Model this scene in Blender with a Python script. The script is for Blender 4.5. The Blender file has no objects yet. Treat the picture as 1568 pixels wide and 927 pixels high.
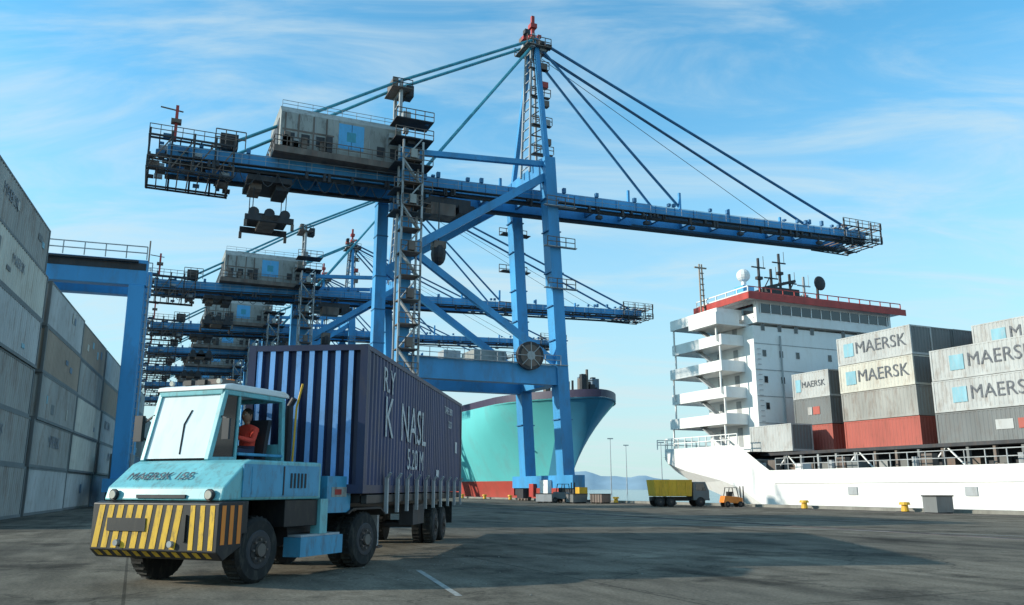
import bpy, math, random
from mathutils import Vector, Matrix
random.seed(7)
R=math.radians
scn=bpy.context.scene
scn.view_settings.view_transform='Standard'
scn.view_settings.look='None'
scn.view_settings.exposure=0

# ---------------------------------------------------------------- materials
def paint(name,col,rough=0.5,var=0.25,dirt=(0.10,0.08,0.06),damt=0.25,scale=1.5,metal=0.0,bump=0.0,spec=0.4):
    m=bpy.data.materials.new(name); m.use_nodes=True
    nt=m.node_tree; N=nt.nodes; L=nt.links
    b=N['Principled BSDF']; b.inputs['Roughness'].default_value=rough; b.inputs['Metallic'].default_value=metal
    b.inputs['Specular IOR Level'].default_value=spec
    tc=N.new('ShaderNodeTexCoord')
    n1=N.new('ShaderNodeTexNoise'); n1.inputs['Scale'].default_value=scale; n1.inputs['Detail'].default_value=6
    mp=N.new('ShaderNodeMapping'); mp.inputs['Scale'].default_value=(1,1,0.35)
    L.new(tc.outputs['Object'],mp.inputs['Vector']); L.new(mp.outputs[0],n1.inputs['Vector'])
    r1=N.new('ShaderNodeMapRange'); r1.inputs['From Min'].default_value=0.3; r1.inputs['From Max'].default_value=0.7
    r1.inputs['To Min'].default_value=1-var; r1.inputs['To Max'].default_value=1+var*0.4
    L.new(n1.outputs['Fac'],r1.inputs['Value'])
    mul=N.new('ShaderNodeVectorMath'); mul.operation='SCALE'; mul.inputs[0].default_value=col[:3]
    L.new(r1.outputs[0],mul.inputs['Scale'])
    n2=N.new('ShaderNodeTexNoise'); n2.inputs['Scale'].default_value=scale*3.3; n2.inputs['Detail'].default_value=8; n2.inputs['Roughness'].default_value=0.7
    L.new(mp.outputs[0],n2.inputs['Vector'])
    r2=N.new('ShaderNodeMapRange'); r2.inputs['From Min'].default_value=0.50; r2.inputs['From Max'].default_value=0.70
    r2.inputs['To Min'].default_value=0; r2.inputs['To Max'].default_value=damt
    L.new(n2.outputs['Fac'],r2.inputs['Value'])
    mx=N.new('ShaderNodeMix'); mx.data_type='RGBA'
    L.new(r2.outputs[0],mx.inputs[0]); L.new(mul.outputs[0],mx.inputs[6]); mx.inputs[7].default_value=(*dirt,1)
    L.new(mx.outputs[2],b.inputs['Base Color'])
    if bump>0:
        bp=N.new('ShaderNodeBump'); bp.inputs['Strength'].default_value=bump; bp.inputs['Distance'].default_value=0.02
        L.new(n2.outputs['Fac'],bp.inputs['Height']); L.new(bp.outputs[0],b.inputs['Normal'])
    return m

BLUE=paint('crane_blue',(0.055,0.31,0.62),0.45,0.3,(0.08,0.13,0.18),0.5,0.25)
BLUE2=paint('crane_blue_dark',(0.04,0.18,0.36),0.5,0.3,(0.06,0.06,0.07),0.4,0.4)
TEALST=paint('stay_teal',(0.05,0.30,0.40),0.5,0.3)
DARK=paint('dark_steel',(0.035,0.038,0.045),0.6,0.4,(0.10,0.06,0.04),0.5,1)
BROWN=paint('rusty_steel',(0.17,0.14,0.12),0.7,0.5,(0.22,0.10,0.07),0.6,1)
GALV=paint('galvanised',(0.38,0.40,0.41),0.5,0.3,(0.12,0.09,0.07),0.4,1)
HOUSE=paint('house_grey',(0.33,0.34,0.32),0.6,0.35,(0.10,0.09,0.08),0.85,0.45)
LOGO=paint('logo_blue',(0.10,0.40,0.70),0.5,0.1)
LOGO2=paint('logo_faded_blue',(0.22,0.44,0.52),0.6,0.2,(0.4,0.4,0.4),0.5,1.5)
RED=paint('red_paint',(0.45,0.05,0.04),0.5,0.25)
WHITE=paint('ship_white',(0.80,0.80,0.78),0.45,0.08,(0.42,0.30,0.20),0.25,0.35)
WHITE2=paint('superstructure_white',(0.80,0.80,0.78),0.5,0.06,(0.5,0.4,0.3),0.2,0.5)
GLASS=paint('dark_glass',(0.015,0.02,0.025),0.08,0.1,(0.03,0.03,0.03),0.1,1,spec=0.8)
RUBBER=paint('rubber',(0.018,0.018,0.018),0.85,0.3,(0.10,0.09,0.07),0.5,3)
BLACK=paint('black_paint',(0.02,0.02,0.022),0.5,0.3,(0.08,0.07,0.05),0.4,3)
YEL=paint('safety_yellow',(0.78,0.46,0.03),0.5,0.25,(0.12,0.08,0.04),0.8,4)
YEL2=paint('plant_yellow',(0.75,0.42,0.03),0.5,0.2,(0.2,0.1,0.04),0.4,1.5)
ORG=paint('orange_paint',(0.75,0.22,0.03),0.5,0.15)
TEAL=paint('tractor_teal',(0.18,0.50,0.54),0.35,0.2,(0.12,0.12,0.10),0.6,2.5)
TBLUE=paint('tractor_blue',(0.07,0.33,0.52),0.4,0.2,(0.08,0.08,0.08),0.6,2.5)
WSCREEN=paint('windscreen_painted_glare',(0.74,0.78,0.78),0.12,0.12,(0.35,0.38,0.38),0.3,1.2,spec=0.8)  # whitish base colour paints the sky and sun glare onto the pane
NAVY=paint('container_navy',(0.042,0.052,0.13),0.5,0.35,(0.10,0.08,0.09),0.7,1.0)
NAVYF=paint('container_end_sunlit_blue',(0.22,0.46,0.84),0.45,0.2,(0.10,0.14,0.22),0.5,1.5)  # same container as the navy sides; sunlight on the end put into its colour
NAVYD=paint('container_frame_and_recess_shade',(0.022,0.032,0.08),0.5,0.3)  # frame paint, also painted into the end recesses as corrugation shade
CG=paint('container_grey',(0.46,0.47,0.46),0.6,0.25,(0.20,0.14,0.10),0.65,0.5)
CW=paint('container_cream',(0.56,0.54,0.47),0.6,0.2,(0.26,0.17,0.11),0.6,0.5)
CD=paint('container_darkgrey',(0.17,0.18,0.18),0.6,0.25,(0.12,0.08,0.06),0.4,0.5)
CR=paint('container_red',(0.42,0.10,0.075),0.6,0.2,(0.15,0.06,0.04),0.4,0.5)
CB=paint('container_blue',(0.15,0.22,0.29),0.6,0.25,(0.12,0.09,0.07),0.6,0.5)
CT=paint('container_tan',(0.33,0.26,0.20),0.6,0.2,(0.1,0.08,0.06),0.4,0.5)
CG2=paint('container_steel_grey',(0.35,0.345,0.32),0.6,0.3,(0.17,0.11,0.08),0.7,0.4)
HCY=paint('hull_cyan',(0.13,0.56,0.56),0.5,0.10,(0.2,0.3,0.3),0.3,0.12)
HBL=paint('hull_bow_painted_shade',(0.06,0.26,0.40),0.5,0.15,(0.1,0.15,0.2),0.3,0.12)  # shade on the bow flare painted as a deeper blue
HRED=paint('hull_red',(0.50,0.08,0.06),0.5,0.2,(0.2,0.08,0.05),0.4,0.2)
HDK=paint('hull_rail',(0.05,0.04,0.08),0.5,0.2)
TXTD=paint('letter_dark',(0.09,0.10,0.12),0.6,0.2,(0.4,0.4,0.38),0.6,1.5)
TXTF=paint('letter_faded',(0.20,0.22,0.25),0.6,0.3,(0.40,0.40,0.39),0.95,1.0)
TXTW=paint('letter_white',(0.62,0.62,0.62),0.6,0.3,(0.08,0.08,0.16),0.95,3)
CONC=paint('quay_concrete',(0.26,0.25,0.22),0.85,0.3,(0.1,0.09,0.08),0.5,0.8,bump=0.3)
SKIN=paint('skin',(0.34,0.18,0.12),0.5,0.05,damt=0)
HAIR=paint('hair',(0.02,0.015,0.01),0.7,0.1,damt=0)
VEST=paint('vest_red',(0.80,0.07,0.04),0.8,0.1,damt=0.05)
TROU=paint('trousers',(0.03,0.04,0.08),0.8,0.1)
MARK=paint('road_marking',(0.38,0.38,0.35),0.8,0.35,(0.13,0.13,0.12),1.0,2.5)
LAMPG=paint('lamp_glass',(0.6,0.56,0.48),0.15,0.05)

# ---------------------------------------------------------------- mesh builder
class MB:
    def __init__(s): s.v=[];s.f=[];s.m=[];s.mats=[]
    def mi(s,mat):
        if mat not in s.mats: s.mats.append(mat)
        return s.mats.index(mat)
    def add(s,vs,fs,mat):
        o=len(s.v); s.v+= [tuple(x) for x in vs]; i=s.mi(mat)
        for f in fs: s.f.append(tuple(o+k for k in f)); s.m.append(i)
    def box(s,x0,x1,y0,y1,z0,z1,mat):
        vs=[(x0,y0,z0),(x1,y0,z0),(x1,y1,z0),(x0,y1,z0),(x0,y0,z1),(x1,y0,z1),(x1,y1,z1),(x0,y1,z1)]
        s.add(vs,[(0,3,2,1),(4,5,6,7),(0,1,5,4),(1,2,6,5),(2,3,7,6),(3,0,4,7)],mat)
    def beam(s,p,q,w,h,mat):
        p=Vector(p);q=Vector(q);d=(q-p).normalized()
        up=Vector((0,0,1))
        if abs(d.z)>0.97: up=Vector((0,1,0))
        a=d.cross(up).normalized(); b=a.cross(d).normalized()
        vs=[]
        for c in (p,q):
            for (i,j) in ((-1,-1),(1,-1),(1,1),(-1,1)): vs.append(c+a*i*w/2+b*j*h/2)
        s.add(vs,[(0,1,2,3),(7,6,5,4),(0,4,5,1),(1,5,6,2),(2,6,7,3),(3,7,4,0)],mat)
    def cyl(s,p,q,r,mat,n=8,r2=None):
        p=Vector(p);q=Vector(q);d=(q-p).normalized(); r2=r if r2 is None else r2
        up=Vector((0,0,1)) if abs(d.z)<0.9 else Vector((1,0,0))
        a=d.cross(up).normalized(); b=a.cross(d)
        vs=[]
        for c,rr in ((p,r),(q,r2)):
            for k in range(n):
                t=2*math.pi*k/n; vs.append(c+a*math.cos(t)*rr+b*math.sin(t)*rr)
        fs=[(k,(k+1)%n,n+(k+1)%n,n+k) for k in range(n)]+[tuple(range(n-1,-1,-1)),tuple(range(n,2*n))]
        s.add(vs,fs,mat)
    def prism(s,prof,x0,x1,mat):   # prof (y,z) extruded along x
        n=len(prof); vs=[(x0,y,z) for y,z in prof]+[(x1,y,z) for y,z in prof]
        s.add(vs,[(k,(k+1)%n,n+(k+1)%n,n+k) for k in range(n)]+[tuple(range(n-1,-1,-1)),tuple(range(n,2*n))],mat)
    def rail(s,p,q,mat,h=1.1,step=2.0,r=0.035):
        p=Vector(p);q=Vector(q);n=max(1,int((q-p).length/step))
        for k in range(n+1):
            a=p.lerp(q,k/n); s.beam(a,a+Vector((0,0,h)),r*2,r*2,mat)
        for hh in (h,h*0.5): s.beam(p+Vector((0,0,hh)),q+Vector((0,0,hh)),r*2,r*2,mat)
    def sphere(s,c,r,mat,n=12,m=8,sc=(1,1,1)):
        vs=[];fs=[]
        for i in range(m+1):
            t=math.pi*i/m
            for k in range(n):
                a=2*math.pi*k/n; vs.append((c[0]+r*sc[0]*math.sin(t)*math.cos(a),c[1]+r*sc[1]*math.sin(t)*math.sin(a),c[2]+r*sc[2]*math.cos(t)))
        for i in range(m):
            for k in range(n): fs.append((i*n+k,(i+1)*n+k,(i+1)*n+(k+1)%n,i*n+(k+1)%n))
        s.add(vs,fs,mat)
    def mesh(s,name):
        me=bpy.data.meshes.new(name); me.from_pydata(s.v,[],s.f); 
        for m in s.mats: me.materials.append(m)
        me.polygons.foreach_set('material_index',s.m); me.update(); return me
    def obj(s,name,parent=None,bevel=0,smooth=False,rot=0,loc=(0,0,0)):
        me=s.mesh(name); o=bpy.data.objects.new(name,me); scn.collection.objects.link(o)
        if smooth:
            for p in me.polygons: p.use_smooth=True
        if parent: o.parent=parent
        o.location=loc; o.rotation_euler=(0,0,rot)
        if bevel:
            b=o.modifiers.new('bevel','BEVEL'); b.width=bevel; b.segments=2; b.limit_method='ANGLE'
        return o
def empty(name,loc=(0,0,0),rot=0):
    e=bpy.data.objects.new(name,None); e.empty_display_size=0.5; scn.collection.objects.link(e)
    e.location=loc; e.rotation_euler=(0,0,rot); return e
def text(name,body,loc,size,axes,parent,mat,ext=0.004,align='LEFT'):
    c=bpy.data.curves.new(name,'FONT'); c.body=body; c.size=size; c.extrude=ext; c.align_x=align; c.align_y='CENTER'
    c.resolution_u=3
    c.materials.append(mat)
    o=bpy.data.objects.new(name,c); scn.collection.objects.link(o); o.parent=parent
    M=Matrix.Identity(4)
    for i,a in enumerate(axes):
        for j in range(3): M[j][i]=a[j]
    M.translation=Vector(loc); o.matrix_local=M
    return o
AX_NEGX=((0,-1,0),(0,0,1),(-1,0,0))
AX_POSX=((0,1,0),(0,0,1),(1,0,0))
AX_NEGY=((1,0,0),(0,0,1),(0,-1,0))

QR=R(24)      # quay frame: local X = seaward, local Y = along the quay
SR=R(18.9)    # container yard frame

# ---------------------------------------------------------------- camera
cam=bpy.data.cameras.new('camera'); co=bpy.data.objects.new('camera',cam); scn.collection.objects.link(co)
cam.lens=29.1; cam.sensor_width=36; cam.clip_end=9000; cam.clip_start=0.1
co.location=(0,0,1.5); co.rotation_euler=(R(90+12.64),0,0); scn.camera=co

# ---------------------------------------------------------------- light & sky
to_sun=Vector((-0.985,-0.10,0)).normalized(); EL=R(20)
S=Vector((to_sun.x*math.cos(EL),to_sun.y*math.cos(EL),math.sin(EL)))
sd=bpy.data.lights.new('sun','SUN'); sd.energy=5.0; sd.angle=R(0.5); sd.color=(1,0.93,0.80)
so=bpy.data.objects.new('sun',sd); scn.collection.objects.link(so); so.rotation_euler=S.to_track_quat('Z','Y').to_euler(); so.location=(-50,-20,60)
w=bpy.data.worlds.new('World'); scn.world=w; w.use_nodes=True
nt=w.node_tree;N=nt.nodes;L=nt.links; bg=N['Background']; bg.inputs['Strength'].default_value=0.14
sky=N.new('ShaderNodeTexSky'); sky.sky_type='NISHITA'; sky.sun_disc=False; sky.sun_elevation=EL
sky.sun_rotation=math.atan2(to_sun.x,to_sun.y)%(2*math.pi); sky.air_density=1.0; sky.dust_density=0.5; sky.ozone_density=1.5
tint=N.new('ShaderNodeVectorMath'); tint.operation='MULTIPLY'; tint.inputs[1].default_value=(0.9,1.95,2.1)
L.new(sky.outputs[0],tint.inputs[0])
tc=N.new('ShaderNodeTexCoord'); sp=N.new('ShaderNodeSeparateXYZ'); L.new(tc.outputs['Generated'],sp.inputs[0])
ad=N.new('ShaderNodeMath'); ad.operation='ADD'; ad.inputs[1].default_value=0.18; L.new(sp.outputs['Z'],ad.inputs[0])
dv=N.new('ShaderNodeVectorMath'); dv.operation='DIVIDE'; L.new(tc.outputs['Generated'],dv.inputs[0])
cb=N.new('ShaderNodeCombineXYZ'); L.new(ad.outputs[0],cb.inputs[0]);L.new(ad.outputs[0],cb.inputs[1]); cb.inputs[2].default_value=1
L.new(cb.outputs[0],dv.inputs[1])
mp=N.new('ShaderNodeMapping'); mp.inputs['Rotation'].default_value=(0,0,R(28)); mp.inputs['Scale'].default_value=(0.8,2.3,0.3); L.new(dv.outputs[0],mp.inputs['Vector'])
nz=N.new('ShaderNodeTexNoise'); nz.inputs['Scale'].default_value=1.8; nz.inputs['Detail'].default_value=10; nz.inputs['Roughness'].default_value=0.6; nz.inputs['Distortion'].default_value=0.8
L.new(mp.outputs[0],nz.inputs['Vector'])
cr=N.new('ShaderNodeMapRange'); cr.inputs['From Min'].default_value=0.38; cr.inputs['From Max'].default_value=0.74; cr.inputs['To Max'].default_value=0.62; cr.interpolation_type='SMOOTHSTEP'
L.new(nz.outputs['Fac'],cr.inputs['Value'])
hz=N.new('ShaderNodeMapRange'); hz.inputs['From Min'].default_value=0.0; hz.inputs['From Max'].default_value=0.50; hz.inputs['To Min'].default_value=0.85; hz.inputs['To Max'].default_value=0.0; hz.interpolation_type='SMOOTHSTEP'
L.new(sp.outputs['Z'],hz.inputs['Value'])
mh=N.new('ShaderNodeMix'); mh.data_type='RGBA'; L.new(hz.outputs[0],mh.inputs[0]); L.new(tint.outputs[0],mh.inputs[6]); mh.inputs[7].default_value=(4.3,5.4,5.7,1)
mx=N.new('ShaderNodeMix'); mx.data_type='RGBA'; L.new(cr.outputs[0],mx.inputs[0]); L.new(mh.outputs[2],mx.inputs[6]); mx.inputs[7].default_value=(4.9,5.9,6.2,1)
L.new(mx.outputs[2],bg.inputs['Color'])

# ---------------------------------------------------------------- ground
def ground_mat():
    m=bpy.data.materials.new('worn_asphalt'); m.use_nodes=True; nt=m.node_tree;N=nt.nodes;L=nt.links;b=N['Principled BSDF']
    b.inputs['Roughness'].default_value=0.9; b.inputs['Specular IOR Level'].default_value=0.15
    tc=N.new('ShaderNodeTexCoord')
    def noise(sc,det=8,ro=0.6,mp=None):
        n=N.new('ShaderNodeTexNoise'); n.inputs['Scale'].default_value=sc;n.inputs['Detail'].default_value=det;n.inputs['Roughness'].default_value=ro
        if mp:
            q=N.new('ShaderNodeMapping'); q.inputs['Scale'].default_value=mp; L.new(tc.outputs['Object'],q.inputs['Vector']); L.new(q.outputs[0],n.inputs['Vector'])
        else: L.new(tc.outputs['Object'],n.inputs['Vector'])
        return n
    big=noise(0.09,6,0.6,(1,0.5,1)); fine=noise(18,6,0.8); mid=noise(1.1,8,0.65,(1,0.35,1)); st=noise(0.35,10,0.7)
    r=N.new('ShaderNodeValToRGB'); L.new(big.outputs['Fac'],r.inputs[0])
    r.color_ramp.elements[0].position=0.35; r.color_ramp.elements[0].color=(0.115,0.104,0.084,1)
    r.color_ramp.elements[1].position=0.62; r.color_ramp.elements[1].color=(0.24,0.205,0.155,1)
    def mulr(prev,src,a,bv,c,d):
        q=N.new('ShaderNodeMapRange'); q.inputs['From Min'].default_value=a;q.inputs['From Max'].default_value=bv;q.inputs['To Min'].default_value=c;q.inputs['To Max'].default_value=d
        L.new(src,q.inputs['Value']); s=N.new('ShaderNodeVectorMath'); s.operation='SCALE'; L.new(prev,s.inputs[0]); L.new(q.outputs[0],s.inputs['Scale']); return s.outputs[0]
    c=mulr(r.outputs[0],mid.outputs['Fac'],0.3,0.7,0.55,1.35)
    c=mulr(c,fine.outputs['Fac'],0.3,0.7,0.45,1.45)
    c=mulr(c,st.outputs['Fac'],0.52,0.62,1.0,0.45)
    trk=noise(0.9,3,0.5,(1.0,0.012,1)); c=mulr(c,trk.outputs['Fac'],0.55,0.72,1.0,0.6)
    br=N.new('ShaderNodeTexBrick'); br.offset=0.0; br.inputs['Scale'].default_value=1.0; br.inputs['Brick Width'].default_value=7; br.inputs['Row Height'].default_value=9; br.inputs['Mortar Size'].default_value=0.025
    br.inputs['Color1'].default_value=(1,1,1,1); br.inputs['Color2'].default_value=(0.84,0.84,0.84,1); br.inputs['Mortar'].default_value=(0.5,0.5,0.5,1)
    L.new(tc.outputs['Object'],br.inputs['Vector'])
    mm=N.new('ShaderNodeVectorMath'); mm.operation='MULTIPLY'; L.new(c,mm.inputs[0]); L.new(br.outputs['Color'],mm.inputs[1]); c=mm.outputs[0]
    vo=N.new('ShaderNodeTexVoronoi'); vo.feature='DISTANCE_TO_EDGE'; vo.inputs['Scale'].default_value=0.22
    wn=noise(0.8,6,0.7); vm=N.new('ShaderNodeVectorMath'); vm.operation='ADD'; L.new(tc.outputs['Object'],vm.inputs[0]); L.new(wn.outputs['Color'],vm.inputs[1]); L.new(vm.outputs[0],vo.inputs['Vector'])
    c=mulr(c,vo.outputs['Distance'],0.0,0.007,0.5,1.0)
    L.new(c,b.inputs['Base Color'])
    bp=N.new('ShaderNodeBump'); bp.inputs['Strength'].default_value=0.8; bp.inputs['Distance'].default_value=0.02
    L.new(fine.outputs['Fac'],bp.inputs['Height']); L.new(bp.outputs[0],b.inputs['Normal'])
    return m
g=MB(); g.add([(-3000,-600,0),(46.4,-600,0),(46.4,5000,0),(-3000,5000,0)],[(0,1,2,3)],ground_mat()); g.obj('ground',rot=QR)
q=MB(); q.box(46.4,47.3,-600,5000,-6,0.22,CONC)
for k in range(-5,60):
    q.box(47.3,47.7,k*8,k*8+0.8,-3,-0.3,RUBBER)
q.obj('quay_wall',rot=QR)
wm=bpy.data.materials.new('harbour_water'); wm.use_nodes=True; b=wm.node_tree.nodes['Principled BSDF']; b.inputs['Base Color'].default_value=(0.03,0.09,0.12,1); b.inputs['Roughness'].default_value=0.12
n=wm.node_tree.nodes.new('ShaderNodeTexNoise'); n.inputs['Scale'].default_value=0.6; n.inputs['Detail'].default_value=6
t=wm.node_tree.nodes.new('ShaderNodeTexCoord'); wm.node_tree.links.new(t.outputs['Object'],n.inputs['Vector'])
bp=wm.node_tree.nodes.new('ShaderNodeBump'); bp.inputs['Strength'].default_value=0.6; bp.inputs['Distance'].default_value=0.4
wm.node_tree.links.new(n.outputs['Fac'],bp.inputs['Height']); wm.node_tree.links.new(bp.outputs[0],b.inputs['Normal'])
g=MB(); g.add([(47.3,-600,-3),(6000,-600,-3),(6000,6000,-3),(47.3,6000,-3)],[(0,1,2,3)],wm); g.obj('water',rot=QR)
# rails and markings
g=MB()
for x in (24.5,44.0):
    g.box(x-0.35,x+0.35,-200,900,0.0,0.004,BROWN); g.box(x-0.05,x+0.05,-200,900,0.006,0.03,DARK)
g.obj('crane_rail',rot=QR)
g=MB()
def strip(p,q,w,z=0.005):
    p=Vector((*p,z));q=Vector((*q,z));d=(q-p).normalized();a=Vector((-d.y,d.x,0))*w/2
    g.add([p-a,p+a,q+a,q-a],[(3,2,1,0)],MARK)
strip((-1.75,16.2),(-0.75,12.4),0.10)
strip((2.8,40),(20.0,24.0),0.14); strip((-4.2,60),(18.5,38),0.15)
g.obj('road_marking')
g=MB()
g.box(-4.95,-3.25,10.75,10.79,0.0,0.03,DARK); g.box(-4.95,-3.25,11.02,11.06,0.0,0.03,DARK)
for k in range(24): g.box(-4.9+k*.07,-4.87+k*.07,10.79,11.02,0.0,0.025,DARK)
g.obj('dark_ground_slats')  # invented dark bars and slats standing in for a dark line on the ground
g=MB(); rr=random.Random(21)
for k in range(90):
    x=rr.gauss(-1.6,1.6);y=rr.gauss(17.5,2.2);s=rr.uniform(.006,.018)
    g.sphere((x,y,s*.4),s,rr.choice([CONC,BROWN]),5,3,(1.3,1,.7))
g.obj('gravel_debris')
# hills
g=MB(); hm=paint('distant_hills',(0.30,0.42,0.50),0.9,0.15,damt=0.05,scale=0.01)  # pale blue distance haze mixed into the hill colour
pts=[]
for k in range(121):
    a=R(-12+60*k/120); rr_=3400
    h=48+16*math.sin(k*0.21+1)+8*math.sin(k*0.63)+4*math.sin(k*1.7)
    pts.append((rr_*math.sin(a),rr_*math.cos(a),h))
vs=[];fs=[]
for x,y,h in pts: vs+=[(x,y,-3),(x*1.05,y*1.05,h),(x*1.2,y*1.2,h*0.5)]
for k in range(120):
    i=k*3; fs+=[(i,i+3,i+4,i+1),(i+1,i+4,i+5,i+2)]
g.add(vs,fs,hm); g.obj('distant_hills',smooth=True)

# ---------------------------------------------------------------- container mesh
def container_mesh(name,Lc,W,H,side,frame,end,p=0.28,dep=0.036,edep=None,recess=None):
    b=MB(); hx=W/2; pw=0.15
    for x in (-hx,hx-pw):
        for y in (0,Lc-pw): b.box(x,x+pw,y,y+pw,0,H,frame)
    for x in (-hx,hx-0.08):
        b.box(x+0.002,x+0.078,pw,Lc-pw,0,0.16,frame); b.box(x+0.002,x+0.078,pw,Lc-pw,H-0.1,H-0.003,frame)
    for y in (0.002,Lc-0.1): 
        b.box(-hx+pw,hx-pw,y,y+0.098,0,0.17,frame); b.box(-hx+pw,hx-pw,y,y+0.098,H-0.12,H-0.003,frame)
    b.box(-hx+0.08,hx-0.08,0.1,Lc-0.1,H-0.06,H-0.03,side)
    b.box(-hx+0.08,hx-0.08,0.1,Lc-0.1,0.1,0.15,frame)
    def prof(l0,l1,per,d):
        out=[];n=int((l1-l0)/per); per=(l1-l0)/n
        for k in range(n):
            a=l0+k*per; out+=[(a,d),(a+per*0.2,0),(a+per*0.55,0),(a+per*0.75,d)]
        out.append((l1,d)); return out
    for sgn in (-1,1):
        pr=prof(pw,Lc-pw,p,dep)
        vs=[];fs=[]
        for y,d in pr: vs+=[(sgn*(hx-0.012-d),y,0.15),(sgn*(hx-0.012-d),y,H-0.09)]
        for k in range(len(pr)-1): 
            f=(2*k,2*k+2,2*k+3,2*k+1); fs.append(f if sgn>0 else f[::-1])
        b.add(vs,fs,side)
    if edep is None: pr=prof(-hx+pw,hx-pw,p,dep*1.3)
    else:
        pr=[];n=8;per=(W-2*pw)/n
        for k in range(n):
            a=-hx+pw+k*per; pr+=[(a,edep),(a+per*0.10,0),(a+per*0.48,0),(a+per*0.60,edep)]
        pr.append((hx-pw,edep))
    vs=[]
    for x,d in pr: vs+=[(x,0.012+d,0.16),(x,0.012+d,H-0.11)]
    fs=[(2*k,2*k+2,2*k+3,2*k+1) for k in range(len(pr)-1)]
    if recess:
        b.add(vs,[f for k,f in enumerate(fs) if k%4 in (0,1)],end); b.add(vs,[f for k,f in enumerate(fs) if k%4 in (2,3)],recess)  # recess faces get their own material, so their shade can be painted
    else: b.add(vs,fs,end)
    b.box(-hx+pw,hx-pw,Lc-0.09,Lc-0.03,0.17,H-0.12,side)
    for x in (-0.85,-0.35,0.35,0.85): b.cyl((x,Lc+0.0,0.1),(x,Lc+0.0,H-0.1),0.025,GALV,6)
    return b.mesh(name)
def place(me,name,parent,loc,rot=0,scale=None):
    o=bpy.data.objects.new(name,me); scn.collection.objects.link(o); o.parent=parent; o.location=loc; o.rotation_euler=(0,0,rot)
    if scale: o.scale=scale
    return o

# ---------------------------------------------------------------- yard stacks
yc=[container_mesh('cont_'+m.name,12.19,2.44,2.59,m,CD if m is not CB else m,m,p=0.4,dep=0.045) for m in (CG,CG2,CG,CG2,CG,CG2,CG,CD,CW,CG2,CB,CT)]
def stack(s0,ncol,high,n0=-10,rows=3):
    e=empty('container_stack',(0,0,0),SR)
    for c in range(ncol):
        for r in range(rows):
            hh=high[c] if isinstance(high,list) else high
            for k in range(hh):
                me=random.choice(yc)
                dx=random.uniform(-.15,.15)
                place(me,'container',e,(n0-1.22-r*2.6+dx,s0+c*12.75+random.uniform(-.14,.14),k*2.6+0.02))
                if r==0 and s0<130:
                    if random.random()<.45:
                        text('container_lettering',random.choice(['MAERSK','SEALAND','MAERSK','TRITON']),(n0+0.01+dx,s0+c*12.75+random.uniform(1,6.5),k*2.6+1.6),random.choice([.8,1.0,.7]),AX_POSX,e,TXTF)
                    for j in range(random.randint(0,4)):
                        a2=MB(); y0=s0+c*12.75+random.uniform(.6,10.5); z0=k*2.6+random.uniform(.4,1.6); a2.box(n0+dx-.005,n0+dx+.008,y0,y0+random.uniform(.3,1.0),z0,z0+random.uniform(.2,.7),random.choice([LOGO2,CB,CW,CD])); a2.obj('container_placard',e)
    return e
stack(38.5,1,6); stack(51.8,3,5); stack(90.6,2,[4,5]); stack(117,5,[4,3,4,3,4])
stack(182,5,[4,3,4,2,4])

# ---------------------------------------------------------------- rubber-tyred gantry crane
def rtg(s):
    e=empty('rubber_tyred_gantry_crane',(0,0,0),SR)
    a=MB(); nR,nL=-7.9,-31
    for y in (s-2.0,s+2.0):
        a.box(nL-1,nR+0.7,y-0.5,y+0.5,18.0,20.2,BLUE)
        a.beam((nR,y,18.0),(nR+.1,y,2.2),1.2,1.25,BLUE); a.box(nL-0.7,nL+0.7,y-0.6,y+0.6,2.2,18.0,BLUE)
    a.obj('portal_frame',e,bevel=0.05)
    a=MB()
    for n in (nR,nL):
        a.box(n-0.6,n+0.6,s-6,s+6,1.2,2.2,BLUE)
        for y in (s-5.2,s-3.6,s+3.6,s+5.2): a.cyl((n-0.35,y,0.75),(n+0.35,y,0.75),0.75,RUBBER,18)
    a.box(nR-0.8,nR+0.8,s-1.2,s+1.2,2.25,4.2,HOUSE)
    a.obj('wheel_base',e)
    a=MB()
    for y in (s-2.7,s+2.7): a.rail((nL,y,20.2),(nR+.6,y,20.2),GALV,1.1,1.5,0.04)
    a.box(nL,nR,s-2.9,s-2.55,19.9,20.05,DARK); a.box(nL,nR+.6,s-2.54,s-2.51,19.3,19.88,DARK)
    a.box(nL+2,nL+7,s-2.4,s+2.4,20.3,22.6,HOUSE)
    for k in range(26): a.box(nR+0.75,nR+0.95,s-2.3,s-1.7,3+k*.6,3.05+k*.6,GALV)
    for y in (s-2.3,s-1.7): a.beam((nR+.9,y,2),(nR+.9,y,19),.07,.07,GALV)
    a.box(nL+10,nL+12,s-1,s+1,16,18,GLASS)
    a.cyl((nR+.5,s,20.2),(nR+.5,s,22.6),.07,BROWN,6)
    a.obj('walkways_and_trolley',e)
rtg(76)

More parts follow.
